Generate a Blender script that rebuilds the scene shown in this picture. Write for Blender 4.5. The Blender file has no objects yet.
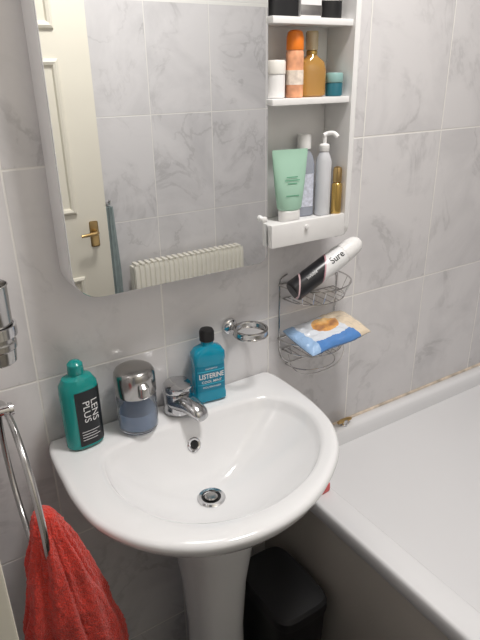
import bpy, bmesh, math, random
from math import sin, cos, pi, radians, sqrt
from mathutils import Vector, Matrix, noise
random.seed(3)
S=bpy.context.scene
COL=S.collection

# ---------------------------------------------------------------- materials
def newmat(name):
    m=bpy.data.materials.new(name); m.use_nodes=True
    nt=m.node_tree; b=nt.nodes['Principled BSDF']
    return m,nt,b
def setin(b,k,v):
    if k in b.inputs: b.inputs[k].default_value=v
def rgba(c): return (c[0],c[1],c[2],1)
def mat(name,col,rough=.4,metal=0,coat=0,trans=0,ior=1.45,var=0,scale=20,bump=0,bscale=200,emis=None,alpha=1):
    m,nt,b=newmat(name)
    setin(b,'Base Color',rgba(col)); setin(b,'Roughness',rough); setin(b,'Metallic',metal)
    setin(b,'Coat Weight',coat); setin(b,'Transmission Weight',trans); setin(b,'IOR',ior)
    if var>0:
        tc=nt.nodes.new('ShaderNodeTexCoord'); n=nt.nodes.new('ShaderNodeTexNoise'); n.inputs['Scale'].default_value=scale
        r=nt.nodes.new('ShaderNodeValToRGB')
        r.color_ramp.elements[0].position=.3; r.color_ramp.elements[1].position=.7
        r.color_ramp.elements[0].color=rgba([c*(1-var) for c in col]); r.color_ramp.elements[1].color=rgba([min(1,c*(1+var)) for c in col])
        nt.links.new(tc.outputs['Object'],n.inputs['Vector']); nt.links.new(n.outputs['Fac'],r.inputs['Fac'])
        nt.links.new(r.outputs['Color'],b.inputs['Base Color'])
    if bump>0:
        tc=nt.nodes.new('ShaderNodeTexCoord'); n=nt.nodes.new('ShaderNodeTexNoise'); n.inputs['Scale'].default_value=bscale
        bp=nt.nodes.new('ShaderNodeBump'); bp.inputs['Strength'].default_value=bump; bp.inputs['Distance'].default_value=.004
        nt.links.new(tc.outputs['Object'],n.inputs['Vector']); nt.links.new(n.outputs['Fac'],bp.inputs['Height'])
        nt.links.new(bp.outputs['Normal'],b.inputs['Normal'])
    return m

def tile_mat(name,axis,phase,zphase,top=None,dark=1.0):
    """marbled ceramic tiles .25 x .366 ; axis: 0 -> u=x , 1 -> u=y"""
    m,nt,b=newmat(name); N=nt.nodes; L=nt.links
    def math_(op,a,b_=None,c=None):
        n=N.new('ShaderNodeMath'); n.operation=op
        for i,v in enumerate((a,b_,c)):
            if v is None: continue
            if isinstance(v,(int,float)): n.inputs[i].default_value=v
            else: L.new(v,n.inputs[i])
        return n.outputs[0]
    g=N.new('ShaderNodeNewGeometry'); s=N.new('ShaderNodeSeparateXYZ'); L.new(g.outputs['Position'],s.inputs[0])
    u=math_('DIVIDE',math_('SUBTRACT',s.outputs[axis],phase),.25)
    v=math_('DIVIDE',math_('SUBTRACT',s.outputs[2],zphase),.366)
    fu=math_('FRACT',u); fv=math_('FRACT',v)
    iu=math_('FLOOR',u); iv=math_('FLOOR',v)
    du=math_('MULTIPLY',math_('MINIMUM',fu,math_('SUBTRACT',1,fu)),.25)
    dv=math_('MULTIPLY',math_('MINIMUM',fv,math_('SUBTRACT',1,fv)),.366)
    d=math_('MINIMUM',du,dv)
    mr=N.new('ShaderNodeMapRange'); mr.inputs[1].default_value=.0010; mr.inputs[2].default_value=.0023; L.new(d,mr.inputs[0])
    tilef=mr.outputs[0]
    cx=N.new('ShaderNodeCombineXYZ'); L.new(iu,cx.inputs[0]); L.new(iv,cx.inputs[1])
    wn=N.new('ShaderNodeTexWhiteNoise'); L.new(cx.outputs[0],wn.inputs['Vector'])
    sc=N.new('ShaderNodeVectorMath'); sc.operation='SCALE'; sc.inputs['Scale'].default_value=7; L.new(wn.outputs['Color'],sc.inputs[0])
    ad=N.new('ShaderNodeVectorMath'); ad.operation='ADD'; L.new(g.outputs['Position'],ad.inputs[0]); L.new(sc.outputs[0],ad.inputs[1])
    rotn=N.new('ShaderNodeMapping'); rotn.inputs['Rotation'].default_value=(.5,.75,.4); rotn.inputs['Scale'].default_value=(1,2.1,1); L.new(ad.outputs[0],rotn.inputs['Vector'])
    n1=N.new('ShaderNodeTexNoise'); n1.inputs['Scale'].default_value=4.8; n1.inputs['Detail'].default_value=5; n1.inputs['Roughness'].default_value=.58; n1.inputs['Distortion'].default_value=.6; L.new(rotn.outputs[0],n1.inputs['Vector'])
    r1=N.new('ShaderNodeValToRGB'); e=r1.color_ramp.elements
    k=dark
    e[0].position=.27; e[0].color=(.595*k,.582*k,.588*k,1); e[1].position=.56; e[1].color=(.725*k,.708*k,.710*k,1)
    L.new(n1.outputs['Fac'],r1.inputs['Fac'])
    n2=N.new('ShaderNodeTexNoise'); n2.inputs['Scale'].default_value=3.4; n2.inputs['Detail'].default_value=6; n2.inputs['Roughness'].default_value=.58; n2.inputs['Distortion'].default_value=.9; L.new(rotn.outputs[0],n2.inputs['Vector'])
    vv=math_('ABSOLUTE',math_('SUBTRACT',n2.outputs['Fac'],.5))
    m2=N.new('ShaderNodeMapRange'); m2.interpolation_type='SMOOTHSTEP'; m2.inputs[1].default_value=0; m2.inputs[2].default_value=.028; m2.inputs[3].default_value=.32; m2.inputs[4].default_value=0; L.new(vv,m2.inputs[0])
    msk=N.new('ShaderNodeMapRange'); msk.inputs[1].default_value=.58; msk.inputs[2].default_value=.39; L.new(n1.outputs['Fac'],msk.inputs[0])
    vf=math_('MULTIPLY',m2.outputs[0],msk.outputs[0])
    mx=N.new('ShaderNodeMixRGB'); L.new(vf,mx.inputs[0]); L.new(r1.outputs[0],mx.inputs[1]); mx.inputs[2].default_value=(.33*k,.32*k,.322*k,1)
    mg=N.new('ShaderNodeMixRGB'); L.new(tilef,mg.inputs[0]); mg.inputs[1].default_value=(.84*k,.82*k,.785*k,1); L.new(mx.outputs[0],mg.inputs[2])
    col=mg.outputs[0]
    rough=math_('ADD',math_('MULTIPLY',tilef,-.52),.7)
    if top is not None:
        st=math_('GREATER_THAN',s.outputs[2],top)
        mt=N.new('ShaderNodeMixRGB'); L.new(st,mt.inputs[0]); L.new(col,mt.inputs[1]); mt.inputs[2].default_value=(.87,.86,.82,1)
        col=mt.outputs[0]
    L.new(col,b.inputs['Base Color']); L.new(rough,b.inputs['Roughness'])
    bp=N.new('ShaderNodeBump'); bp.inputs['Strength'].default_value=.35; bp.inputs['Distance'].default_value=.002
    L.new(tilef,bp.inputs['Height']); L.new(bp.outputs[0],b.inputs['Normal'])
    return m

M_CER=mat('ceramic',(.83,.83,.835),.10,coat=.5)
M_BATH=mat('bath_enamel',(.83,.83,.84),.12,coat=.4)
M_WHITE=mat('white_laminate',(.81,.80,.79),.35,var=.02)
M_WPL=mat('white_plastic',(.83,.82,.81),.3)
M_CHROME=mat('chrome',(.70,.70,.71),.10,metal=1)
M_TAP=mat('tap_chrome',(.52,.52,.53),.13,metal=1)
M_SATIN=mat('satin_chrome',(.42,.41,.40),.20,metal=1)
M_STEEL=mat('dark_chrome',(.50,.49,.48),.18,metal=1)
M_WIRE=mat('bright_wire',(.55,.54,.53),.14,metal=1)
M_MIRROR=mat('mirror_silver',(.94,.955,.955),.0,metal=1)
M_BRASS=mat('brass',(.55,.38,.17),.28,metal=1)
M_BLACK=mat('black_plastic',(.008,.008,.009),.5)
M_BLABEL=mat('black_label',(.01,.012,.015),.4)
M_WTXT=mat('white_print',(.78,.78,.78),.5)
M_DARK=mat('drain_dark',(.01,.01,.01),.6)
M_CREAM=mat('cream_paint',(.82,.79,.70),.35,var=.02,scale=5)
M_DOOR=mat('door_paint',(.80,.76,.65),.45,var=.02,scale=5)
M_PANEL=mat('bath_panel',(.38,.35,.315),.45,var=.06,scale=5)
M_FLOOR=mat('floor_vinyl',(.030,.028,.026),.6,var=.3,scale=12)
M_CEIL=mat('ceiling_paint',(.85,.84,.83),.8,var=.01)
M_TEAL=mat('teal_plastic',(.005,.27,.25),.25,coat=.3)
M_SOAP=mat('clear_soap',(.84,.88,.94),.03,trans=.95,ior=1.3)
M_LIQ=mat('soap_liquid',(.50,.62,.80),.1,trans=.6,ior=1.33)
M_LISTL=mat('mouthwash',(.0,.42,.62),.06,trans=.45,ior=1.35,coat=.6)
M_LLAB=mat('mouthwash_label',(.0,.20,.32),.35)
M_LLAB2=mat('mouthwash_light_label',(.05,.50,.68),.35)
M_ORANGE=mat('orange_plastic',(.85,.22,.02),.3)
M_AMBER=mat('amber_glass',(.72,.40,.10),.05,trans=.55,coat=.5)
M_GOLD=mat('gold_plastic',(.50,.33,.10),.25,metal=.7)
M_GREEN=mat('mint_tube',(.38,.60,.47),.35,var=.03)
M_TEALJ=mat('dark_teal_jar',(.02,.13,.17),.3)
M_RED=mat('red_terry',(.66,.045,.028),1.0,var=.15,scale=120,bump=1,bscale=420)
setin(M_RED.node_tree.nodes['Principled BSDF'],'Sheen Weight',.25)
M_GREY=mat('grey_cloth',(.30,.36,.36),.9,bump=.6,bscale=300,var=.1)
M_SEAL=mat('silicone_seal',(.66,.56,.46),.6,var=.3,scale=30)
M_PINK=mat('pink_packet',(.75,.12,.12),.4,var=.3,scale=60)

# ---------------------------------------------------------------- mesh helpers
def link(o,parent=None):
    COL.objects.link(o)
    if parent is not None: o.parent=parent
    return o
def mk(name,verts,faces,m,parent=None,loc=(0,0,0),smooth=True,ang=35):
    me=bpy.data.meshes.new(name); me.from_pydata([tuple(v) for v in verts],[],faces); me.validate()
    bm=bmesh.new(); bm.from_mesh(me); bmesh.ops.recalc_face_normals(bm,faces=bm.faces); bm.to_mesh(me); bm.free()
    if m is not None: me.materials.append(m)
    if smooth:
        me.shade_smooth(); me.set_sharp_from_angle(angle=radians(ang))
    o=bpy.data.objects.new(name,me); o.location=loc
    return link(o,parent)
def root(name,label,cat,loc=(0,0,0),rot=(0,0,0)):
    e=bpy.data.objects.new(name,None); e.empty_display_size=.03; e.location=loc; e.rotation_euler=rot
    e['label']=label; e['category']=cat
    return link(e)
def tag(o,label,cat): o['label']=label; o['category']=cat; return o
class G:
    def __init__(s): s.v=[]; s.f=[]
    def add(s,v,f):
        n=len(s.v); s.v+= [Vector(p) for p in v]; s.f+=[tuple(i+n for i in q) for q in f]; return s
    def xf(s,M):
        s.v=[M@p for p in s.v]; return s
def loft(rings,cap0=True,cap1=True,closed=True):
    n=len(rings[0]); v=[p for r in rings for p in r]; f=[]
    for k in range(len(rings)-1):
        for i in range(n if closed else n-1):
            j=(i+1)%n; f.append((k*n+i,k*n+j,(k+1)*n+j,(k+1)*n+i))
    if cap0: f.append(tuple(range(n)))
    if cap1: f.append(tuple((len(rings)-1)*n+i for i in range(n)))
    return v,f
def lathe(prof,n=40,cx=0,cy=0,cap0=True,cap1=True):
    return loft([[(cx+r*cos(2*pi*i/n),cy+r*sin(2*pi*i/n),z) for i in range(n)] for r,z in prof],cap0,cap1)
def sup(rings,n=48,e=2.6):
    R=[]
    for r in rings:
        ee=r[5] if len(r)>5 else e
        pts=[]
        for i in range(n):
            t=2*pi*i/n; c,s=cos(t),sin(t)
            pts.append((r[0]+r[3]*math.copysign(abs(c)**(2/ee),c),r[1]+r[4]*math.copysign(abs(s)**(2/ee),s),r[2]))
        R.append(pts)
    return loft(R)
def box(x0,x1,y0,y1,z0,z1,bev=.002,seg=2):
    bm=bmesh.new(); bmesh.ops.create_cube(bm,size=1)
    for v in bm.verts:
        v.co=Vector(((x0+x1)/2+v.co.x*(x1-x0),(y0+y1)/2+v.co.y*(y1-y0),(z0+z1)/2+v.co.z*(z1-z0)))
    if bev>0: bmesh.ops.bevel(bm,geom=list(bm.edges),offset=bev,segments=seg,profile=.6,affect='EDGES')
    bm.verts.index_update()
    v=[p.co.copy() for p in bm.verts]; f=[tuple(q.index for q in fc.verts) for fc in bm.faces]; bm.free()
    return v,f
def tube(path,r,n=10,closed=False,caps=True):
    P=[Vector(p) for p in path]; m=len(P)
    T=[]
    for i in range(m):
        if closed: t=P[(i+1)%m]-P[i-1]
        else: t=P[min(i+1,m-1)]-P[max(i-1,0)]
        T.append(t.normalized())
    up=Vector((0,0,1)) if abs(T[0].z)<.9 else Vector((1,0,0))
    nrm=(up-T[0]*up.dot(T[0])).normalized(); rings=[]
    for i in range(m):
        nrm=(nrm-T[i]*nrm.dot(T[i])).normalized(); b=T[i].cross(nrm)
        rr=r[i] if isinstance(r,(list,tuple)) else r
        rings.append([P[i]+nrm*rr*cos(2*pi*k/n)+b*rr*sin(2*pi*k/n) for k in range(n)])
    if closed:
        v,f=loft(rings,False,False); N=len(rings)
        for k in range(n):
            j=(k+1)%n; f.append(((N-1)*n+k,(N-1)*n+j,j,k))
        return v,f
    return loft(rings,caps,caps)
def rrect(x0,x1,z0,z1,rs,n=8):
    out=[]
    for (cx,cz,r,a0) in ((x1-rs[0],z1-rs[0],rs[0],0),(x0+rs[1],z1-rs[1],rs[1],90),(x0+rs[2],z0+rs[2],rs[2],180),(x1-rs[3],z0+rs[3],rs[3],270)):
        for i in range(n+1):
            a=radians(a0+90*i/n); out.append((cx+r*cos(a),cz+r*sin(a)))
    return out
def catmull(pts,n=8,closed=False):
    P=[Vector(p) for p in pts]; out=[]; m=len(P)
    rng=range(m) if closed else range(m-1)
    for i in rng:
        g=lambda k:P[k%m] if closed else P[max(0,min(m-1,k))]
        a,b,c,d=g(i-1),g(i),g(i+1),g(i+2)
        for j in range(n):
            t=j/n; out.append(.5*((2*b)+(c-a)*t+(2*a-5*b+4*c-d)*t*t+(3*b-a-3*c+d)*t**3))
    if not closed: out.append(P[-1])
    return out
def text_mesh(s,size,bold=0):
    cu=bpy.data.curves.new('t','FONT'); cu.body=s; cu.size=size; cu.align_x='CENTER'; cu.align_y='CENTER'; cu.offset=bold; cu.extrude=0
    cu.resolution_u=3
    o=bpy.data.objects.new('t',cu); COL.objects.link(o)
    dg=bpy.context.evaluated_depsgraph_get(); dg.update()
    me=bpy.data.meshes.new_from_object(o.evaluated_get(dg))
    bm=bmesh.new(); bm.from_mesh(me); bmesh.ops.triangulate(bm,faces=bm.faces)
    bmesh.ops.subdivide_edges(bm,edges=[e for e in bm.edges if e.calc_length()>size*.3],cuts=1)
    bm.verts.index_update()
    v=[p.co.copy() for p in bm.verts]; f=[tuple(q.index for q in fc.verts) for fc in bm.faces]; bm.free()
    bpy.data.objects.remove(o); bpy.data.curves.remove(cu)
    return v,f
def struct(o): o['kind']='structure'; return o

# ---------------------------------------------------------------- room shell
T_BACK=tile_mat('tiles_back',0,.17,.953)
T_OPP=tile_mat('tiles_opposite',0,.14,.953,top=1.675)
T_SIDE=tile_mat('tiles_side',1,0,.953)
XR=2.25; YO=-1.18; H=2.35
struct(mk('wall_back',*box(-.1,XR,0,.1,0,H,0),T_BACK,smooth=False))
struct(mk('wall_right',*box(XR,XR+.1,YO-.1,.1,0,H,0),T_SIDE,smooth=False))
struct(mk('wall_front',*box(-.1,XR,YO-.1,YO,0,H,0),T_OPP,smooth=False))
g=G(); g.add(*box(-.1,.005,-.42,0,0,H,0)); g.add(*box(-.1,.005,YO,-.42,2.03,H,0))
struct(mk('wall_left',g.v,g.f,T_SIDE,smooth=False))
struct(mk('floor',*box(-1.2,XR,YO-.1,.1,-.1,0,0),M_FLOOR,smooth=False))
struct(mk('ceiling',*box(-.1,XR,YO-.1,.1,H,H+.1,0),M_CEIL,smooth=False))
g=G(); g.add(*box(-.115,.022,-.49,-.42,0,2.03,.004)); g.add(*box(-.115,.022,YO+.003,-.49,1.985,2.03,.003))
struct(mk('trim_1',g.v,g.f,M_DOOR))
struct(mk('trim_2',*tube([(.66,-.002,.601),(1.2,-.002,.6015),(2.2,-.002,.601)],.0045,8),M_SEAL))

# open door leaf lying in front of the opposite wall
dr=root('door_1','cream painted panelled door standing open with brass lever handle','door',(.01,-1.12,0)); dr['kind']='structure'
mk('door_leaf',*box(0,.655,-.018,.014,.01,1.975,.002),M_DOOR,dr)
def frame(x0,x1,z0,z1):
    def rc(d,y): return [(x0+d,y,z0+d),(x1-d,y,z0+d),(x1-d,y,z1-d),(x0+d,y,z1-d)]
    return loft([rc(0,.0142),rc(.003,.022),rc(.010,.025),rc(.018,.022),rc(.022,.0148),rc(.050,.0150),rc(.062,.022),rc(.066,.0225)],False,True)
for (x0,x1) in ((.09,.29),(.35,.552)):
    for z0,z1 in ((.2,.80),(1.02,1.50),(1.58,1.86)):
        mk('door_panel',*frame(x0,x1,z0,z1),M_DOOR,dr,ang=15)
hd=mk('door_handle',*box(.588,.618,.012,.019,.90,.99,.006),M_BRASS,dr)
g=G(); g.add(*tube([(.603,.018,.955),(.603,.050,.955),(.597,.056,.955),(.545,.056,.952)],[.009,.007,.007,.005],12))
mk('lever',g.v,g.f,M_BRASS,hd)

# radiator on the opposite wall
rd=root('radiator','cream panel radiator with vertical ribs under the tiles','radiator',(.745,-1.18,.2))
nn=144
v=[];f=[]
for i in range(nn+1):
    x=.48*i/nn; y=.077+ (.007 if (i%6) in (1,2,3,4) else 0)
    for z in (.0,.02,.58,.60): v.append((x,y-(.006 if z in(0,.60) else 0),z))
for i in range(nn):
    for k in range(3): a=i*4+k; f.append((a,a+4,a+5,a+1))
mk('radiator_panel',v,f,M_CREAM,rd,ang=60)
mk('radiator_body',*box(0.0,.48,.03,.07,.005,.595,.004),M_CREAM,rd)
g=G()
for i in range(20): g.add(*box(.01+i*.0235,.024+i*.0235,.032,.074,.597,.606,.001))
mk('top_grille',g.v,g.f,M_CREAM,rd)
for x in (.08,.37): mk('wall_bracket',*box(x,x+.03,.0,.032,.1,.5,.002),M_CREAM,rd)

# hanging grey towel beside door
rings=[]
for k in range(14):
    z=1.02-.06*k; hw=.012+.008*min(1,k/4)
    rings.append([( .694+hw*cos(t)*(1+.1*sin(5*t+k*.3)), -1.158+.012*sin(t)*(1+.3*sin(7*t)), z) for t in [2*pi*i/40 for i in range(40)]])
tw=root('hand_towel','grey green towel hanging from a chrome wall hook','towel',(.694,-1.158,1.0))
o=mk('towel_cloth',*loft(rings),M_GREY,tw); o.location=(-.694,1.158,-1.0)
o=mk('wall_hook',*tube([(.694,-1.1805,1.03),(.694,-1.155,1.03),(.694,-1.145,1.045)],.005,10),M_CHROME,tw); o.location=(-.694,1.158,-1.0)

# ---------------------------------------------------------------- wash basin
OUT=[(.170,-.003),(.162,-.03),(.159,-.07),(.158,-.12),(.158,-.18),(.168,-.252),(.198,-.313),(.239,-.360),(.291,-.394),(.356,-.412),(.423,-.412),(.491,-.394),(.559,-.356),(.612,-.309),(.650,-.245),(.668,-.164),(.671,-.075),(.669,-.03),(.662,-.003)]
INN=[(.230,-.122),(.254,-.090),(.31,-.079),(.362,-.075),(.45,-.075),(.53,-.079),(.594,-.093),(.628,-.131),(.634,-.202),(.596,-.280),(.517,-.342),(.415,-.368),(.323,-.350),(.258,-.296),(.225,-.206)]
def smoothpoly(P,closed=True):
    return [Vector((p.x,p.y)) for p in catmull([(a,b,0) for a,b in P],6,closed)]
OUTS=smoothpoly(OUT,False); INNS=smoothpoly(INN,True)
C0=Vector((.42,-.20))
def polar(poly,c,th):
    d=Vector((cos(th),sin(th))); best=0
    for i in range(len(poly)):
        a=poly[i]-c; b=poly[(i+1)%len(poly)]-c; e=b-a
        den=d.x*e.y-d.y*e.x
        if abs(den)<1e-12: continue
        t=(a.x*e.y-a.y*e.x)/den; s=(a.x*d.y-a.y*d.x)/den
        if t>0 and -1e-6<=s<=1+1e-6: best=max(best,t)
    return best
NB=180
TH=[2*pi*i/NB for i in range(NB)]
RO=[polar(OUTS,C0,t) for t in TH]; RI=[polar(INNS,C0,t) for t in TH]
DC=Vector((.414,-.176))
def ring(fr,z):
    pts=[]
    for i,t in enumerate(TH):
        r=fr(RO[i],RI[i]); p=C0+Vector((cos(t),sin(t)))*r
        pts.append((p.x,min(p.y,-.002),z))
    return pts
R=[ring(lambda o,i:o*.25,.69),ring(lambda o,i:o*.40,.695),ring(lambda o,i:o*.56,.715),ring(lambda o,i:o*.72,.745),ring(lambda o,i:o*.83,.768),ring(lambda o,i:o*.90,.784),
   ring(lambda o,i:o*.945,.796),ring(lambda o,i:o*.978,.806),ring(lambda o,i:o-.002,.8135),ring(lambda o,i:o,.8185),ring(lambda o,i:o-.001,.8230),ring(lambda o,i:o-.004,.8264),ring(lambda o,i:o-.009,.828),
   ring(lambda o,i:o*.5+i*.5,.8265),ring(lambda o,i:i+.006,.8255),ring(lambda o,i:i+.000,.822),ring(lambda o,i:i-.004,.816),ring(lambda o,i:i-.008,.804)]
last=R[-1]
for s in (.97,.94,.90,.85,.79,.71,.62,.52,.42,.32,.22,.13,.07):
    z=.700+(.804-.700)*s**2.2
    R.append([(DC.x+(p[0]-DC.x)*s,DC.y+(p[1]-DC.y)*s,z) for p in last])
sk=root('wash_basin','white ceramic pedestal wash basin with chrome overflow and waste','sink',(.42,-.2,0))
def put(o,r): o.location=-Vector(r.location); return o
put(mk('basin',*loft(R),M_CER,sk,ang=60),sk)
rings=[]
for z,rx,ry in ((.0,.10,.085),(.03,.098,.083),(.06,.080,.075),(.2,.058,.062),(.35,.056,.062),(.48,.064,.070),(.58,.078,.085),(.64,.098,.10),(.695,.115,.105)):
    rings.append((.425,-.150,z,rx,ry,2.5))
put(mk('pedestal',*sup(rings,48),M_CER,sk,ang=60),sk)
dn=put(mk('drain',*lathe([(.015,.6985),(.027,.7005),(.0275,.7035),(.0245,.7065),(.019,.7055),(.0175,.7015),(.012,.7010)],40,DC.x,DC.y),M_CHROME,sk),sk)
g=G(); g.add(*lathe([(.0172,.7013),(.0172,.7022),(.001,.7023)],32,DC.x,DC.y)); o=mk('drain_opening',g.v,g.f,M_DARK,dn)
g=G(); g.add(*lathe([(.003,.702),(.003,.7045),(.012,.705),(.0125,.7065),(.010,.7085),(.001,.709)],32,DC.x,DC.y)); mk('drain_plug',g.v,g.f,M_SATIN,dn)
MO=Matrix.Translation((.423,-.0960,.774))@Matrix.Rotation(radians(60),4,'X')
g=G(); g.add(*lathe([(.0095,-.002),(.0145,-.001),(.0145,.002),(.012,.004),(.009,.003),(.0085,.0005)],32)); g.xf(MO)
of=put(mk('overflow',g.v,g.f,M_CHROME,sk),sk)
g=G(); g.add(*lathe([(.0088,.0006),(.0088,.0012),(.0005,.0013)],24)); g.xf(MO); mk('overflow_opening',g.v,g.f,M_DARK,of)

# mixer tap: squat body, thick stubby spout, low slanted lever head
DZ=.8285
tp=root('mixer_tap','chrome monobloc mixer tap with top lever on the basin','tap',(.421,-.040,DZ),(0,0,radians(14)))
tp.scale=(1.12,1.12,1.10)
# body + spout lofted as one shape leaning forward
RS=[]
for (y,z,w,h,tl) in ((.022,.016,.006,.010,0),(.018,.017,.018,.016,0),(.008,.019,.0245,.019,0),(-.006,.021,.0250,.0195,0),(-.020,.0225,.0225,.0175,0),(-.036,.022,.0190,.0145,0),(-.050,.0185,.0170,.0125,0),(-.060,.0145,.0155,.0110,0),(-.066,.0115,.0115,.0080,0),(-.068,.0105,.005,.0035,0)):
    RS.append([(w*cos(t),y,max(z+h*sin(t),.0008)) for t in [2*pi*i/32 for i in range(32)]])
g=G(); g.add(*loft(RS)); g.add(*lathe([(.0265,0),(.0272,.003),(.0258,.008),(.0250,.014),(.0248,.036),(.0235,.0395)],44))
mk('tap_body',g.v,g.f,M_TAP,tp,ang=50)
Mh=Matrix.Translation((0,0,.0395))@Matrix.Rotation(radians(-6),4,'X')
g2=G(); g2.add(*lathe([(.0232,-.001),(.0252,.001),(.0256,.008),(.0245,.014),(.0205,.0185),(.012,.0208),(.001,.0212)],44))
R2=[]
for (y,z,w,h) in ((.006,.013,.019,.0072),(-.012,.0135,.0192,.0068),(-.024,.0150,.0172,.0056),(-.036,.0185,.0148,.0046),(-.046,.0225,.012,.0036),(-.052,.0250,.008,.0026),(-.054,.026,.004,.0016)):
    R2.append([(w*cos(t)+.30*y,y,z+h*sin(t)) for t in [2*pi*i/24 for i in range(24)]])
g2.add(*loft(R2)); g2.xf(Mh)
mk('lever',g2.v,g2.f,M_TAP,tp,ang=50)

# teal bottle
bt=root('solution_bottle','teal plastic bottle with black label standing on the basin','bottle',(.226,-.047,DZ),(0,0,radians(6)))
mk('bottle_body',*sup([(0,0,0,.030,.018),(0,0,.003,.034,.022),(0,0,.112,.035,.0225),(0,0,.126,.0335,.0215),(0,0,.138,.026,.019),(0,0,.143,.014,.014,2),(0,0,.149,.012,.012,2)],48,2.5),M_TEAL,bt)
mk('flip_cap',*sup([(0,0,.1455,.0135,.0135),(0,0,.148,.0145,.0145),(0,0,.163,.0135,.0135),(0,0,.168,.009,.009),(0,0,.170,.003,.003)],32,2),M_TEAL,bt)
def supfront(x,rx,ry,e,off):
    c=min(1,abs(x)/rx); return -ry*(max(0,1-c**e))**(1/e)-off
def frontlabel(name,x0,x1,z0,z1,rx,ry,e,off,m,parent,n=20):
    v=[];f=[]
    for i in range(n+1):
        x=x0+(x1-x0)*i/n; y=supfront(x,rx,ry,e,off)
        v+=[(x,y,z0),(x,y,z1)]
    for i in range(n): f.append((2*i,2*i+2,2*i+3,2*i+1))
    return mk(name,v,f,m,parent)
lb=frontlabel('bottle_label',-.017,.0338,.008,.117,.035,.0225,2.5,.0006,M_BLABEL,bt)
def puttext(s,size,cx,cz,rot,surf,m,parent,bold=0,name='lettering',sx=1):
    v,f=text_mesh(s,size,bold); c,sn=cos(rot),sin(rot); out=[]
    for p in v:
        x=(p.x*sx)*c-p.y*sn+cx; z=(p.x*sx)*sn+p.y*c+cz
        out.append((x,surf(x),z))
    return mk(name,out,f,m,parent,smooth=False)
sf=lambda x:supfront(x,.035,.0225,2.5,.0012)
puttext('LENS',.0180,.0165,.076,radians(-90),sf,M_WTXT,lb,.0,sx=1.12)
puttext('PLUS',.0180,.001,.076,radians(-90),sf,M_WTXT,lb,.0,sx=1.12)
for i in range(4):
    z=.036-i*.0055
    n=8; v=[];f=[]
    for q in range(n+1):
        x=-.012+(.034-.006*(i%2))*q/n; v+=[(x,sf(x),z),(x,sf(x),z+.0012)]
    for q in range(n): f.append((2*q,2*q+2,2*q+3,2*q+1))
    mk('small_print',v,f,M_WTXT,lb,smooth=False)

# soap dispenser
sd=root('soap_dispenser','round soap dispenser with chrome top and clear base','soap dispenser',(.330,-.052,DZ))
mk('clear_tank',*lathe([(.031,0),(.0355,.002),(.0375,.007),(.038,.03),(.0375,.070),(.034,.0755),(.0325,.0755),(.035,.068),(.0355,.008),(.030,.0045),(.001,.0045)],48,cap1=True),M_SOAP,sd)
mk('soap_liquid',*lathe([(.029,.0052),(.0342,.009),(.0346,.040),(.001,.0402)],44),M_LIQ,sd)
mk('chrome_top',*lathe([(.033,.076),(.0375,.0765),(.0385,.080),(.0385,.112),(.0375,.119),(.0345,.1245),(.029,.1280),(.018,.1305),(.001,.1315)],48),M_SATIN,sd)
g=G(); g.add(*sup([(0,-.036,.084,.010,.010),(0,-.041,.088,.011,.010),(0,-.041,.104,.010,.008),(0,-.036,.110,.007,.005)],24,2.4)); mk('nozzle',g.v,g.f,M_STEEL,sd)

# mouthwash
mw=root('mouthwash_bottle','blue mouthwash bottle with black cap beside the tap','mouthwash',(.4945,-.036,DZ),(0,0,radians(-8)))
mk('bottle_body',*sup([(0,0,0,.030,.015),(0,0,.003,.034,.019),(0,0,.016,.034,.019),(0,0,.021,.0325,.018),(0,0,.088,.0325,.018),(0,0,.093,.034,.019),(0,0,.108,.0335,.0185),(0,0,.118,.027,.017,3),(0,0,.124,.0135,.0135,2),(0,0,.133,.0125,.0125,2)],56,5),M_LISTL,mw)
mk('cap',*lathe([(.0135,.1325),(.0150,.1335),(.0150,.152),(.0125,.157),(.001,.158)],32),M_BLACK,mw)
lb=frontlabel('bottle_label',-.0302,.0302,.028,.082,.0325,.018,5,.0008,M_LLAB,mw)
sf=lambda x:supfront(x,.0325,.018,5,.0015)
for z0,z1 in ((.0715,.0735),(.0425,.044),):
    n=12; v=[]; f=[]
    for i in range(n+1):
        x=-.029+.058*i/n; v+=[(x,sf(x),z0),(x,sf(x),z1)]
    for i in range(n): f.append((2*i,2*i+2,2*i+3,2*i+1))
    mk('label_stripe',v,f,M_LLAB2,lb,smooth=False)
puttext('LISTERINE',.0155,0,.061,0,sf,M_WTXT,lb,.0003,sx=.78)
puttext('COOL MINT',.0078,0,.0485,0,sf,M_WTXT,lb,.0001)
puttext('ANTISEPTIC',.0050,0,.0775,0,sf,M_WTXT,lb,0)
puttext('MOUTHWASH',.006,0,.036,0,sf,M_WTXT,lb,0)

# ---------------------------------------------------------------- bathtub
bthr=root('bathtub','white enamel bathtub with grey beige side panel','bathtub',(.65,-.36,0))
def rr(ix,iy0,iy1,ix1,r,z): return [(a,b,z) for a,b in rrect(.65+ix,2.22-ix1,-.72+iy0,-.002-iy1,(r,)*4,14)]
R=[rr(.004,.004,.0,.0,.012,.562),rr(0,0,0,0,.012,.566),rr(0,0,0,0,.012,.594),rr(.002,.002,.001,.002,.012,.599),rr(.006,.006,.003,.006,.014,.601),
   rr(.056,.052,.026,.06,.09,.6005),rr(.060,.056,.030,.064,.095,.599),rr(.0635,.060,.034,.068,.10,.594),rr(.067,.064,.038,.072,.105,.58),
   rr(.076,.072,.050,.09,.115,.52),rr(.090,.085,.068,.12,.13,.44),rr(.110,.102,.092,.17,.14,.355),rr(.138,.125,.122,.22,.14,.28),rr(.175,.155,.156,.28,.14,.222),rr(.215,.19,.195,.34,.125,.185),rr(.255,.225,.235,.38,.10,.165),rr(.29,.26,.27,.42,.07,.155),rr(.32,.30,.31,.46,.04,.151)]
put(mk('tub',*loft(R),M_BATH,bthr,ang=60),bthr)
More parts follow.
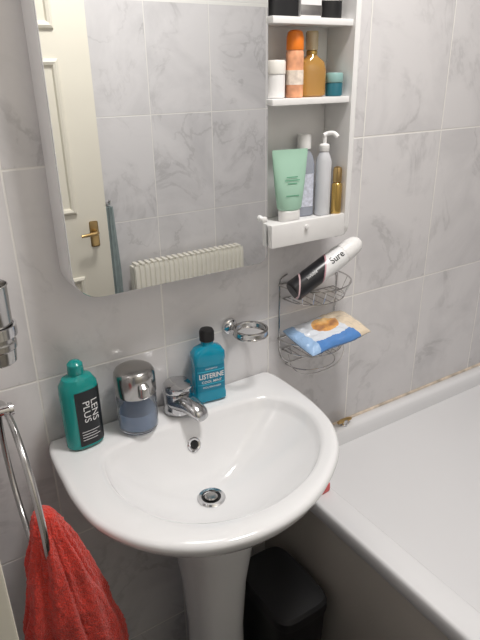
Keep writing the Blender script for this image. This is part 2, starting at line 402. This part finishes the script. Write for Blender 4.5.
put(mk('bath_panel',*box(.660,.672,-.705,-.003,.0,.561,.002),M_PANEL,bthr),bthr)
put(mk('bath_front_panel',*box(.673,2.2,-.712,-.700,.0,.561,.002),M_PANEL,bthr),bthr)
vl=root('bath_valve','small brass and chrome valve lever on the bath ledge','tap',(.900,-.020,.6013))
mk('valve_body',*lathe([(.009,0),(.009,.004),(.006,.006),(.006,.010),(.008,.012),(.008,.016),(.001,.018)],20),M_CHROME,vl)
mk('valve_handle',*tube([(-.022,0,.013),(-.01,0,.014),(.01,0,.014),(.022,0,.013)],[.004,.006,.006,.004],10),M_BRASS,vl)
pk=tag(mk('soap_packet',*box(-.014,.014,-.028,.028,0,.022,.004),M_PINK,None,(.684,-.170,.6013)),'small red and white packet lying on the bath rim','packet')
pk.rotation_euler=(0,0,.1)

# bin
bn=root('waste_bin','black plastic bin with rounded lid beside the pedestal','bin',(.573,-.19,.0))
mk('bin_body',*sup([(0,0,0,.052,.075),(0,0,.004,.056,.080),(0,0,.35,.066,.098),(0,0,.372,.067,.099)],56,5),M_BLACK,bn)
mk('bin_lid',*sup([(0,0,.373,.069,.101),(0,0,.380,.070,.102),(0,0,.396,.069,.101),(0,0,.403,.064,.095),(0,0,.406,.045,.07),(0,0,.407,.01,.02)],56,5),M_BLACK,bn)

# ---------------------------------------------------------------- mirror cabinet
cb=root('bathroom_cabinet','white wall cabinet with mirror and open side shelves','cabinet',(.42,0,1.12))
def prism(outl,y0,y1,bev=.002):
    def sh(d): 
        o=[]
        n=len(outl)
        for i in range(n):
            a=Vector(outl[i-1]); b=Vector(outl[i]); c=Vector(outl[(i+1)%n])
            t=(c-a).normalized(); nr=Vector((-t.y,t.x)); o.append(b+nr*d)
        return o
    ins=sh(bev)
    return loft([[(p[0],y0,p[1]) for p in ins],[(p[0],y0-bev if y0>y1 else y0+bev,p[1]) for p in outl],[(p[0],y1+bev if y0>y1 else y1-bev,p[1]) for p in outl],[(p[0],y1,p[1]) for p in ins]])
outl=rrect(.236,.6205,1.108,1.72,(.006,.006,.048,.022),10)
put(mk('cabinet_body',*prism(outl,-.0,-.062,.0015),M_WHITE,cb),cb)
outl=rrect(.237,.6195,1.1095,1.717,(.005,.005,.047,.021),10)
put(mk('mirror',*prism(outl,-.0625,-.068,.0008),M_MIRROR,cb,smooth=False),cb)
put(mk('back_panel',*box(.6215,.800,-.008,-.002,1.145,1.72,.0005),M_WHITE,cb),cb)
outl=[(-y,z) for y,z in rrect(.0,.082,1.130,1.72,(.003,.003,.004,.03),8)]
vv,ff=prism([(a,b) for a,b in outl],.801,.813,.001)
vv=[(p[1],p[0],p[2]) for p in vv]
put(mk('side_panel',vv,ff,M_WHITE,cb),cb)
for z in (1.396,1.526):
    put(mk('shelf',*box(.6215,.8005,-.078,-.0085,z,z+.011,.0012),M_WHITE,cb),cb)
put(mk('shelf',*box(.6215,.8005,-.078,-.0085,1.72,1.731,.0012),M_WHITE,cb),cb)
put(mk('shelf',*box(.6215,.8005,-.070,-.0085,1.170,1.180,.0012),M_WHITE,cb),cb)
dw=put(mk('drawer',*box(.6180,.8005,-.084,-.0711,1.139,1.184,.002),M_WHITE,cb),cb)
put(mk('drawer_box',*box(.622,.795,-.0705,-.012,1.141,1.1695,.001),M_WHITE,cb),cb)
kn=mk('knob',*lathe([(.003,0),(.003,.003),(.0045,.004),(.0045,.006),(.001,.007)],20),M_WPL,dw)
kn.rotation_euler=(radians(90),0,0); kn.location=(.70,-.0835,1.172)
kb=mk('knob',*lathe([(.004,0),(.004,.004),(.006,.006),(.006,.009),(.001,.011)],20),M_WPL,cb); kb.rotation_euler=(radians(90),0,0); kb.location=(.607-.42,-.068,1.196-1.12)

# items on lower shelf
Z1=1.1802
tb=root('cream_tube','mint green squeeze tube standing on its white cap','tube',(.682,-.052,Z1),(0,0,radians(-10)))
mk('tube_cap',*sup([(0,0,0,.021,.0145),(0,0,.002,.022,.0155),(0,0,.020,.022,.0155),(0,0,.022,.020,.014)],36,2.3),M_WPL,tb)
mk('tube_body',*sup([(0,0,.0225,.022,.0155,2.1),(0,0,.026,.0255,.0165,2.1),(0,0,.07,.032,.012,2.1),(0,0,.115,.0365,.004,2.1),(0,0,.128,.0375,.0015,2.1),(0,0,.136,.0375,.0012,2.1)],48),M_GREEN,tb)
MGP=mat('green_print',(.12,.35,.22),.5)
for (z,w) in ((.085,.012),(.079,.016),(.073,.010),(.050,.014)):
    ry=.0161-(z-.026)*.1
    mk('tube_print',[(-w,-ry-.001,z),(w,-ry-.001,z),(w,-ry-.0008,z+.0018),(-w,-ry-.0008,z+.0018)],[(0,1,2,3)],MGP,tb,smooth=False)
cbt=root('micellar_bottle','clear bottle of pale liquid with white cap','bottle',(.733,-.030,Z1),(0,0,radians(-10)))
mk('bottle_body',*sup([(0,0,0,.018,.014),(0,0,.003,.021,.017),(0,0,.10,.021,.017),(0,0,.118,.017,.014),(0,0,.128,.011,.011,2),(0,0,.131,.0105,.0105,2)],40,2.8),mat('pale_liquid',(.66,.70,.80),.08,trans=.6,ior=1.35),cbt)
frontlabel('bottle_label',-.015,.015,.02,.085,.021,.017,2.8,.0006,mat('pale_label',(.62,.64,.74),.4,var=.2,scale=120),cbt)
mk('cap',*lathe([(.0115,.1312),(.0135,.132),(.0135,.156),(.012,.159),(.001,.1595)],28),M_WPL,cbt)
pb=root('pump_bottle','white pump bottle with curved spout','bottle',(.766,-.052,Z1))
mk('bottle_body',*sup([(0,0,0,.013,.013),(0,0,.003,.0152,.0152),(0,0,.108,.0152,.0152),(0,0,.120,.011,.011),(0,0,.126,.008,.008)],36,2.2),mat('satin_white',(.74,.75,.78),.25,trans=.25),pb)
g=G(); g.add(*lathe([(.0095,.1262),(.0100,.127),(.0100,.138),(.008,.140),(.004,.141),(.004,.156)],24)); g.add(*tube(catmull([(-.004,0,.156),(.004,-.002,.159),(.012,-.012,.160),(.016,-.020,.153)],4),.0045,10)); mk('pump',g.v,g.f,M_WPL,pb)
gb=root('serum_bottle','small gold bottle with rounded cap','bottle',(.7888,-.0685,Z1))
mk('bottle_body',*lathe([(.0095,0),(.0105,.002),(.0105,.060),(.009,.064),(.0065,.066)],28),M_GOLD,gb)
mk('cap',*lathe([(.0085,.0665),(.009,.068),(.009,.090),(.0075,.095),(.003,.097)],28),M_BRASS,gb)
# middle shelf
Z2=1.4072
j=root('cream_jar','white round cream jar on the middle shelf','jar',(.650,-.045,Z2))
mk('jar_body',*lathe([(.016,0),(.018,.002),(.018,.040)],32),M_WPL,j)
mk('jar_lid',*lathe([(.0188,.0405),(.019,.042),(.019,.060),(.0175,.063),(.001,.0635)],32),mat('ivory_lid',(.78,.76,.71),.4),j)
o1=root('spray_can','orange spray can with white label band','spray can',(.690,-.050,Z2))
mk('can_body',*lathe([(.0145,0),(.016,.002),(.016,.075),(.0145,.079)],32),mat('orange_print',(.78,.36,.20),.3,var=.35,scale=45),o1)
mk('label_band',*lathe([(.0161,.022),(.0163,.0222),(.0163,.046),(.0161,.0462)],32,0,0,False,False),mat('band_print',(.82,.70,.60),.35,var=.25,scale=90),o1)
mk('cap',*lathe([(.0155,.0792),(.0158,.080),(.0155,.100),(.013,.108),(.009,.111),(.001,.112)],32),M_ORANGE,o1)
pf=root('perfume_bottle','amber glass perfume bottle with clear cap','perfume bottle',(.735,-.042,Z2),(0,0,radians(-12)))
mk('bottle_body',*sup([(0,0,0,.022,.016),(0,0,.003,.0275,.019),(0,0,.045,.0285,.019),(0,0,.060,.024,.017),(0,0,.069,.012,.011,2),(0,0,.071,.010,.010,2)],44,2.5),M_AMBER,pf)
mk('neck_collar',*lathe([(.0095,.0712),(.0102,.072),(.0102,.078),(.0095,.079)],28),M_GOLD,pf)
mk('cap',*lathe([(.009,.0792),(.0115,.080),(.0115,.108),(.010,.111),(.001,.1115)],28),mat('cap_glass',(.75,.62,.40),.1,trans=.4,coat=.4),pf)
sj=root('balm_jar','small dark teal jar with pale lid','jar',(.7805,-.055,Z2))
mk('jar_body',*lathe([(.014,0),(.016,.002),(.016,.022),(.015,.024)],32),M_TEALJ,sj)
mk('jar_lid',*lathe([(.0162,.0242),(.0166,.025),(.0166,.038),(.015,.041),(.001,.0415)],32),mat('teal_lid',(.25,.42,.40),.35),sj)
# top shelf
Z3=1.5372
k=root('aftershave_bottle','dark square aftershave bottle on the top shelf','bottle',(.660,-.043,Z3))
mk('bottle_body',*sup([(0,0,0,.028,.018),(0,0,.002,.030,.020),(0,0,.07,.030,.020),(0,0,.076,.024,.016)],40,6),M_BLACK,k)
mk('cap',*lathe([(.011,.0762),(.012,.077),(.012,.10),(.001,.101)],28),M_STEEL,k)
k=root('cotton_box','small white and grey cardboard box on the top shelf','box',(.715,-.044,Z3))
mk('box_body',*box(-.023,.023,-.018,.018,0,.08,.001),M_WHITE,k); mk('box_print',*box(-.0235,.0235,-.0186,-.0181,.004,.02,.0001),M_STEEL,k)
k=root('hair_wax_tin','dark round tin with metal lid on the top shelf','tin',(.768,-.045,Z3))
mk('tin_body',*lathe([(.022,0),(.024,.002),(.024,.028)],32),M_BLACK,k); mk('tin_lid',*lathe([(.0242,.0282),(.025,.029),(.025,.040),(.023,.042),(.001,.0422)],32),M_STEEL,k)

# ---------------------------------------------------------------- chrome accessories
rg=root('soap_dish_holder','empty chrome ring soap dish holder on tiled wall','soap holder',(.590,.0,.961))
mk('wall_plate',*lathe([(.017,0),(.018,.002),(.016,.008),(.010,.012),(.008,.016)],32),M_CHROME,rg).rotation_euler=(radians(90),0,0)
rg.children[0].location=(-.022,0,.0)
g=G(); g.add(*tube([(-.022,-.014,0),(-.018,-.022,.002)],.006,12))
def band(g,r0,r1,z0,z1,cx=0,cy=0,n=48):
    v=[];f=[]
    for i in range(n):
        t=2*pi*i/n
        for r,z in ((r0,z0),(r1,z0),(r1,z1),(r0,z1)): v.append((cx+r*cos(t),cy+r*sin(t),z))
    for i in range(n):
        a=i*4;b=((i+1)%n)*4
        for q in range(4): f.append((a+q,b+q,b+(q+1)%4,a+(q+1)%4))
    g.add(v,f)
for zz in (-.006,.006):
    g.add(*tube([(.034*cos(t),-.050+.034*sin(t),zz) for t in [2*pi*i/48 for i in range(48)]],.0026,8,closed=True))
band(g,.0325,.0355,-.006,.006,0,-.050)
mk('holder_ring',g.v,g.f,M_STEEL,rg)

th=root('tumbler_holder','chrome tumbler holder mounted on tiled wall','tumbler holder',(.091,-.20,1.10))
mk('tumbler',*lathe([(.020,0),(.022,.002),(.0235,.020),(.0255,.022),(.0255,.030),(.024,.032),(.0255,.105),(.027,.108),(.0255,.109),(.024,.105),(.021,.006),(.001,.005)],40),M_STEEL,th)
g=G(); band(g,.0262,.029,.040,.054)
g.add(*tube([(-.029,0,.047),(-.06,0,.047)],.007,12)); g.add(*tube([(-.086,0,.047),(-.080,0,.047),(-.070,0,.047),(-.060,0,.047)],[.022,.022,.016,.008],24))
mk('holder_ring',g.v,g.f,M_CHROME,th)

tr=root('towel_ring','chrome towel ring mounted on tiled wall','towel ring',(.09,-.17,1.01))
g=G(); g.add(*tube([(-.085,0,0),(-.078,0,0),(-.066,0,0),(-.055,0,0)],[.024,.024,.017,.009],24)); g.add(*tube([(-.056,0,0),(0.006,0,0)],.007,14)); g.add(*tube([(.004,0,0),(.009,0,0)],[.010,.009],16))
mk('wall_post',g.v,g.f,M_CHROME,tr)
mk('ring',*tube([(.0,.13*sin(t),-.135+.13*cos(t)) for t in [2*pi*i/72 for i in range(72)]],.0050,12,closed=True),M_STEEL,tr)

# red towel draped through the ring
rings=[]; NT=180
spec=[(.893,.099,-.266,.005,.008),(.889,.099,-.266,.013,.016),(.875,.099,-.268,.020,.022),(.855,.100,-.271,.025,.027),(.82,.102,-.273,.034,.032),(.78,.104,-.275,.044,.036),(.74,.106,-.277,.053,.039),(.70,.109,-.278,.061,.041),(.66,.111,-.279,.067,.043),(.62,.112,-.280,.071,.044),(.56,.112,-.281,.073,.045),(.50,.112,-.281,.075,.045),(.497,.112,-.281,.068,.040)]
zs=catmull([(a,b,c) for a,b,c,_,_ in spec],8); hs=catmull([(a,b,c) for a,_,_,b,c in spec],8)
for kk,(p,q) in enumerate(zip(zs,hs)):
    pts=[]
    for i in range(NT):
        t=2*pi*i/NT; am=min(1,(.895-p.x)/.06)
        fold=abs(sin(3.5*t+.8+p.x*1.5))**.7
        w=1+am*(.34*(fold-.6)+.10*sin(7*t+p.x*8)+.05*sin(13*t-p.x*14))
        nz=noise.noise(Vector((cos(t)*2,sin(t)*2,p.x*18)))*.14*am
        x=p.y+q.y*cos(t)*(w+nz); y=p.z+q.z*sin(t)*(w+nz)
        fz=noise.noise(Vector((x*300,y*300,p.x*300)))*.0022
        x=max(x+fz*cos(t),.012); y+=fz*sin(t)
        pts.append((x,y,p.x))
    rings.append(pts)
tag(mk('red_towel',*loft(rings),M_RED,None,ang=180),'red terry hand towel bunched through a chrome ring','towel')

# ---------------------------------------------------------------- wire rack
g=G(); CXR=.780; HW=.085; DP=.095
def dloop(z,hw=HW,dp=DP,r=.0013,n=36,tilt=0):
    pts=[(CXR+hw*cos(t),-.0020-dp*sin(t)**.8,z+tilt*cos(t)) for t in [pi*i/n for i in range(n+1)]]
    g.add(*tube(pts,r,6)); g.add(*tube([pts[0],pts[-1]],r,6))
for zt,zb,k1 in ((1.026,.992,0),(.898,.868,0)):
    dloop(zt,r=.0018); dloop(zb,HW-.012,DP-.014,.0012)
    for i in range(1,10):
        t=pi*i/10; x0=CXR+HW*cos(t); y0=-.0020-DP*sin(t)**.8; x1=CXR+(HW-.012)*cos(t); y1=-.0020-(DP-.014)*sin(t)**.8
        g.add(*tube([(x0,y0,zt),(x1,y1,zb),(x1,-.002,zb)],.0010,6))
for s in (-1,1):
    x=CXR+s*(HW-.004)
    g.add(*tube(catmull([(x-s*.02,-.002,1.046),(x-s*.004,-.002,1.040),(x,-.002,1.02),(x,-.002,.90),(x-s*.006,-.002,.85),(x-s*.03,-.002,.828)],6),.0016,6))
    g.add(*tube(catmull([(CXR+s*.076,-.03,.868),(CXR+s*.078,-.045,.845),(CXR+s*.055,-.055,.822),(CXR+s*.02,-.058,.815),(CXR,-.058,.815)],5),.0012,6))
dloop(.828,HW-.022,DP-.03,.0013)
tag(mk('wire_rack',g.v,g.f,M_WIRE),'two tier chrome wire rack fixed to the tiled wall','rack')

# deodorant can
A=Vector((.690,-.058,1.028)); B=Vector((.858,-.074,1.116)); ax=(B-A)
dc=root('deodorant_can','black and white aerosol deodorant lying across the wire rack','deodorant',A)
zq=ax.normalized(); front=Vector((-.55,-.80,.42)); front=(front-zq*front.dot(zq)).normalized(); xq=zq.cross(front)
dc.rotation_euler=Matrix((xq,-front,zq)).transposed().to_euler()
dc.scale=(1.06,1.06,1.0)
mdeo,nt,b=newmat('deodorant_print'); N=nt.nodes;L=nt.links
tc=N.new('ShaderNodeTexCoord'); sx=N.new('ShaderNodeSeparateXYZ'); L.new(tc.outputs['Object'],sx.inputs[0])
w=N.new('ShaderNodeMath'); w.operation='MULTIPLY_ADD'; w.inputs[1].default_value=.9; L.new(sx.outputs[0],w.inputs[0]); L.new(sx.outputs[2],w.inputs[2])
cr=N.new('ShaderNodeValToRGB'); cr.color_ramp.interpolation='CONSTANT'; e=cr.color_ramp.elements
e[0].color=(.012,.012,.015,1); e[1].position=.085; e[1].color=(.82,.82,.82,1)
x=e.new(.008); x.color=(.60,.42,.44,1); x=e.new(.013); x.color=(.012,.012,.015,1); x=e.new(.080); x.color=(.55,.30,.34,1)
L.new(w.outputs[0],cr.inputs[0]); L.new(cr.outputs[0],b.inputs['Base Color']); b.inputs['Roughness'].default_value=.3
mk('can_body',*lathe([(.018,0),(.0215,.003),(.022,.006),(.022,.132),(.0205,.139)],40),mdeo,dc)
mk('can_cap',*lathe([(.0207,.1392),(.0210,.141),(.0190,.165),(.0165,.178),(.011,.186),(.001,.189)],40),M_WPL,dc)
def cyltext(s,size,zc,ang0,rad,m,parent,bold):
    v,f=text_mesh(s,size,bold); out=[]
    for p in v:
        z=zc+p.x; a=ang0+(p.y)/rad
        out.append((rad*sin(a)*-1,-rad*cos(a),z))
    return mk('lettering',out,f,m,parent,smooth=False)
cyltext('Sure',.019,.116,0.05,.0224,M_BLABEL,dc,.0002)
cyltext('invisible',.0085,.050,.15,.0224,M_WTXT,dc,0)

# wipes packet on lower tier
mw_,nt,b=newmat('wipes_print'); N=nt.nodes;L=nt.links
def mth(op,a,b_=None,c=None):
    n=N.new('ShaderNodeMath'); n.operation=op
    for i,v_ in enumerate((a,b_,c)):
        if v_ is None: continue
        if isinstance(v_,(int,float)): n.inputs[i].default_value=v_
        else: L.new(v_,n.inputs[i])
    return n.outputs[0]
tc=N.new('ShaderNodeTexCoord'); sx=N.new('ShaderNodeSeparateXYZ'); L.new(tc.outputs['Object'],sx.inputs[0])
nz=N.new('ShaderNodeTexNoise'); nz.inputs['Scale'].default_value=22; nz.inputs['Detail'].default_value=3; L.new(tc.outputs['Object'],nz.inputs['Vector'])
nzc=mth('SUBTRACT',nz.outputs['Fac'],.5)
X_,Y_=sx.outputs[0],sx.outputs[1]
def mixc(fac,a,bc):
    m_=N.new('ShaderNodeMixRGB'); L.new(fac,m_.inputs[0])
    if isinstance(a,tuple): m_.inputs[1].default_value=a
    else: L.new(a,m_.inputs[1])
    if isinstance(bc,tuple): m_.inputs[2].default_value=bc
    else: L.new(bc,m_.inputs[2])
    return m_.outputs[0]
# pale film, blue swoosh along the near edge, warm picture patch in the middle, cream end
wob=mth('MULTIPLY',nzc,.045)
c0=(.74,.78,.84,1)
swoosh=mth('LESS_THAN',mth('ADD',mth('MULTIPLY_ADD',X_,-.18,Y_),wob),-.026)
c1=mixc(swoosh,c0,(.10,.26,.60,1))
cream=mth('GREATER_THAN',mth('ADD',mth('MULTIPLY_ADD',Y_,.4,X_),wob),.038)
c2=mixc(cream,c1,(.78,.66,.50,1))
px=mth('DIVIDE',mth('ADD',X_,-.002),.034); py=mth('DIVIDE',mth('ADD',Y_,-.014),.026)
rad_=mth('ADD',mth('ADD',mth('MULTIPLY',px,px),mth('MULTIPLY',py,py)),mth('MULTIPLY',nzc,1.2))
patch=mth('LESS_THAN',rad_,1.0)
cr=N.new('ShaderNodeValToRGB'); e=cr.color_ramp.elements
e[0].position=.36; e[0].color=(.50,.24,.12,1); e[1].position=.62; e[1].color=(.90,.62,.30,1)
x=e.new(.48); x.color=(.85,.42,.12,1); L.new(nz.outputs['Fac'],cr.inputs[0])
c3=mixc(patch,c2,cr.outputs[0])
bl=mth('LESS_THAN',mth('ADD',X_,mth('MULTIPLY',nzc,.03)),-.062)
c4=mixc(bl,c3,(.36,.54,.80,1))
L.new(c4,b.inputs['Base Color']); b.inputs['Roughness'].default_value=.16
nb=N.new('ShaderNodeTexNoise'); nb.inputs['Scale'].default_value=36; nb.inputs['Detail'].default_value=3; nb.inputs['Distortion'].default_value=1.8; L.new(tc.outputs['Object'],nb.inputs['Vector'])
bp=N.new('ShaderNodeBump'); bp.inputs['Strength'].default_value=.6; bp.inputs['Distance'].default_value=.004; L.new(nb.outputs['Fac'],bp.inputs['Height']); L.new(bp.outputs[0],b.inputs['Normal'])
v=[];f=[];NX,NY=60,34
for side in (1,-1):
    for i in range(NX+1):
        for jj in range(NY+1):
            x=-1+2*i/NX; y=-1+2*jj/NY
            h=(max(0,1-abs(x)**6)*max(0,1-abs(y)**5))**.5
            wr=1+.30*noise.noise(Vector((x*5,y*5,side)))+.15*noise.noise(Vector((x*11,y*9,side)))
            zz=side*(.0005+.012*h*wr)
            v.append((x*.086*(1-.02*y*y),y*(.052+.002*sin(x*5)),zz))
o=(NX+1)*(NY+1)
for sd_ in (0,1):
    for i in range(NX):
        for jj in range(NY):
            a=sd_*o+i*(NY+1)+jj; f.append((a,a+NY+1,a+NY+2,a+1))
wp=root('wipes_packet','orange and blue pillow pack of wipes on the lower rack','wipes',(.783,-.068,.917),(radians(10),radians(-4),radians(0)))
mk('packet_body',v,f,mw_,wp,ang=80)

# ---------------------------------------------------------------- light
def area(name,loc,size,power,col,rot=(0,0,0)):
    l=bpy.data.lights.new(name,'AREA'); l.shape='DISK'; l.size=size; l.energy=power; l.color=col
    o=bpy.data.objects.new(name,l); o.location=loc; o.rotation_euler=rot; COL.objects.link(o); return o
area('ceiling_light',(.70,-.55,2.30),.28,14.6,(1,.970,.945))
wd=bpy.data.worlds.new('world'); S.world=wd; wd.use_nodes=True
bg=wd.node_tree.nodes['Background']; bg.inputs[0].default_value=(.95,.96,1,1); bg.inputs[1].default_value=.2

# ---------------------------------------------------------------- camera
cam=bpy.data.cameras.new('camera'); co=bpy.data.objects.new('camera',cam); COL.objects.link(co)
cam.sensor_fit='VERTICAL'; cam.sensor_height=24; cam.lens=573/640*24; cam.clip_start=.01
r=Vector((.8435,-.5370,-.0152)).normalized(); bk=-Vector((.4882,.7780,-.3956)).normalized(); u=bk.cross(r).normalized(); r=u.cross(bk)
M=Matrix((r,u,bk)).transposed().to_4x4(); M.translation=Vector((0,-.95,1.45)); co.matrix_world=M
S.camera=co
S.view_settings.view_transform='Standard'
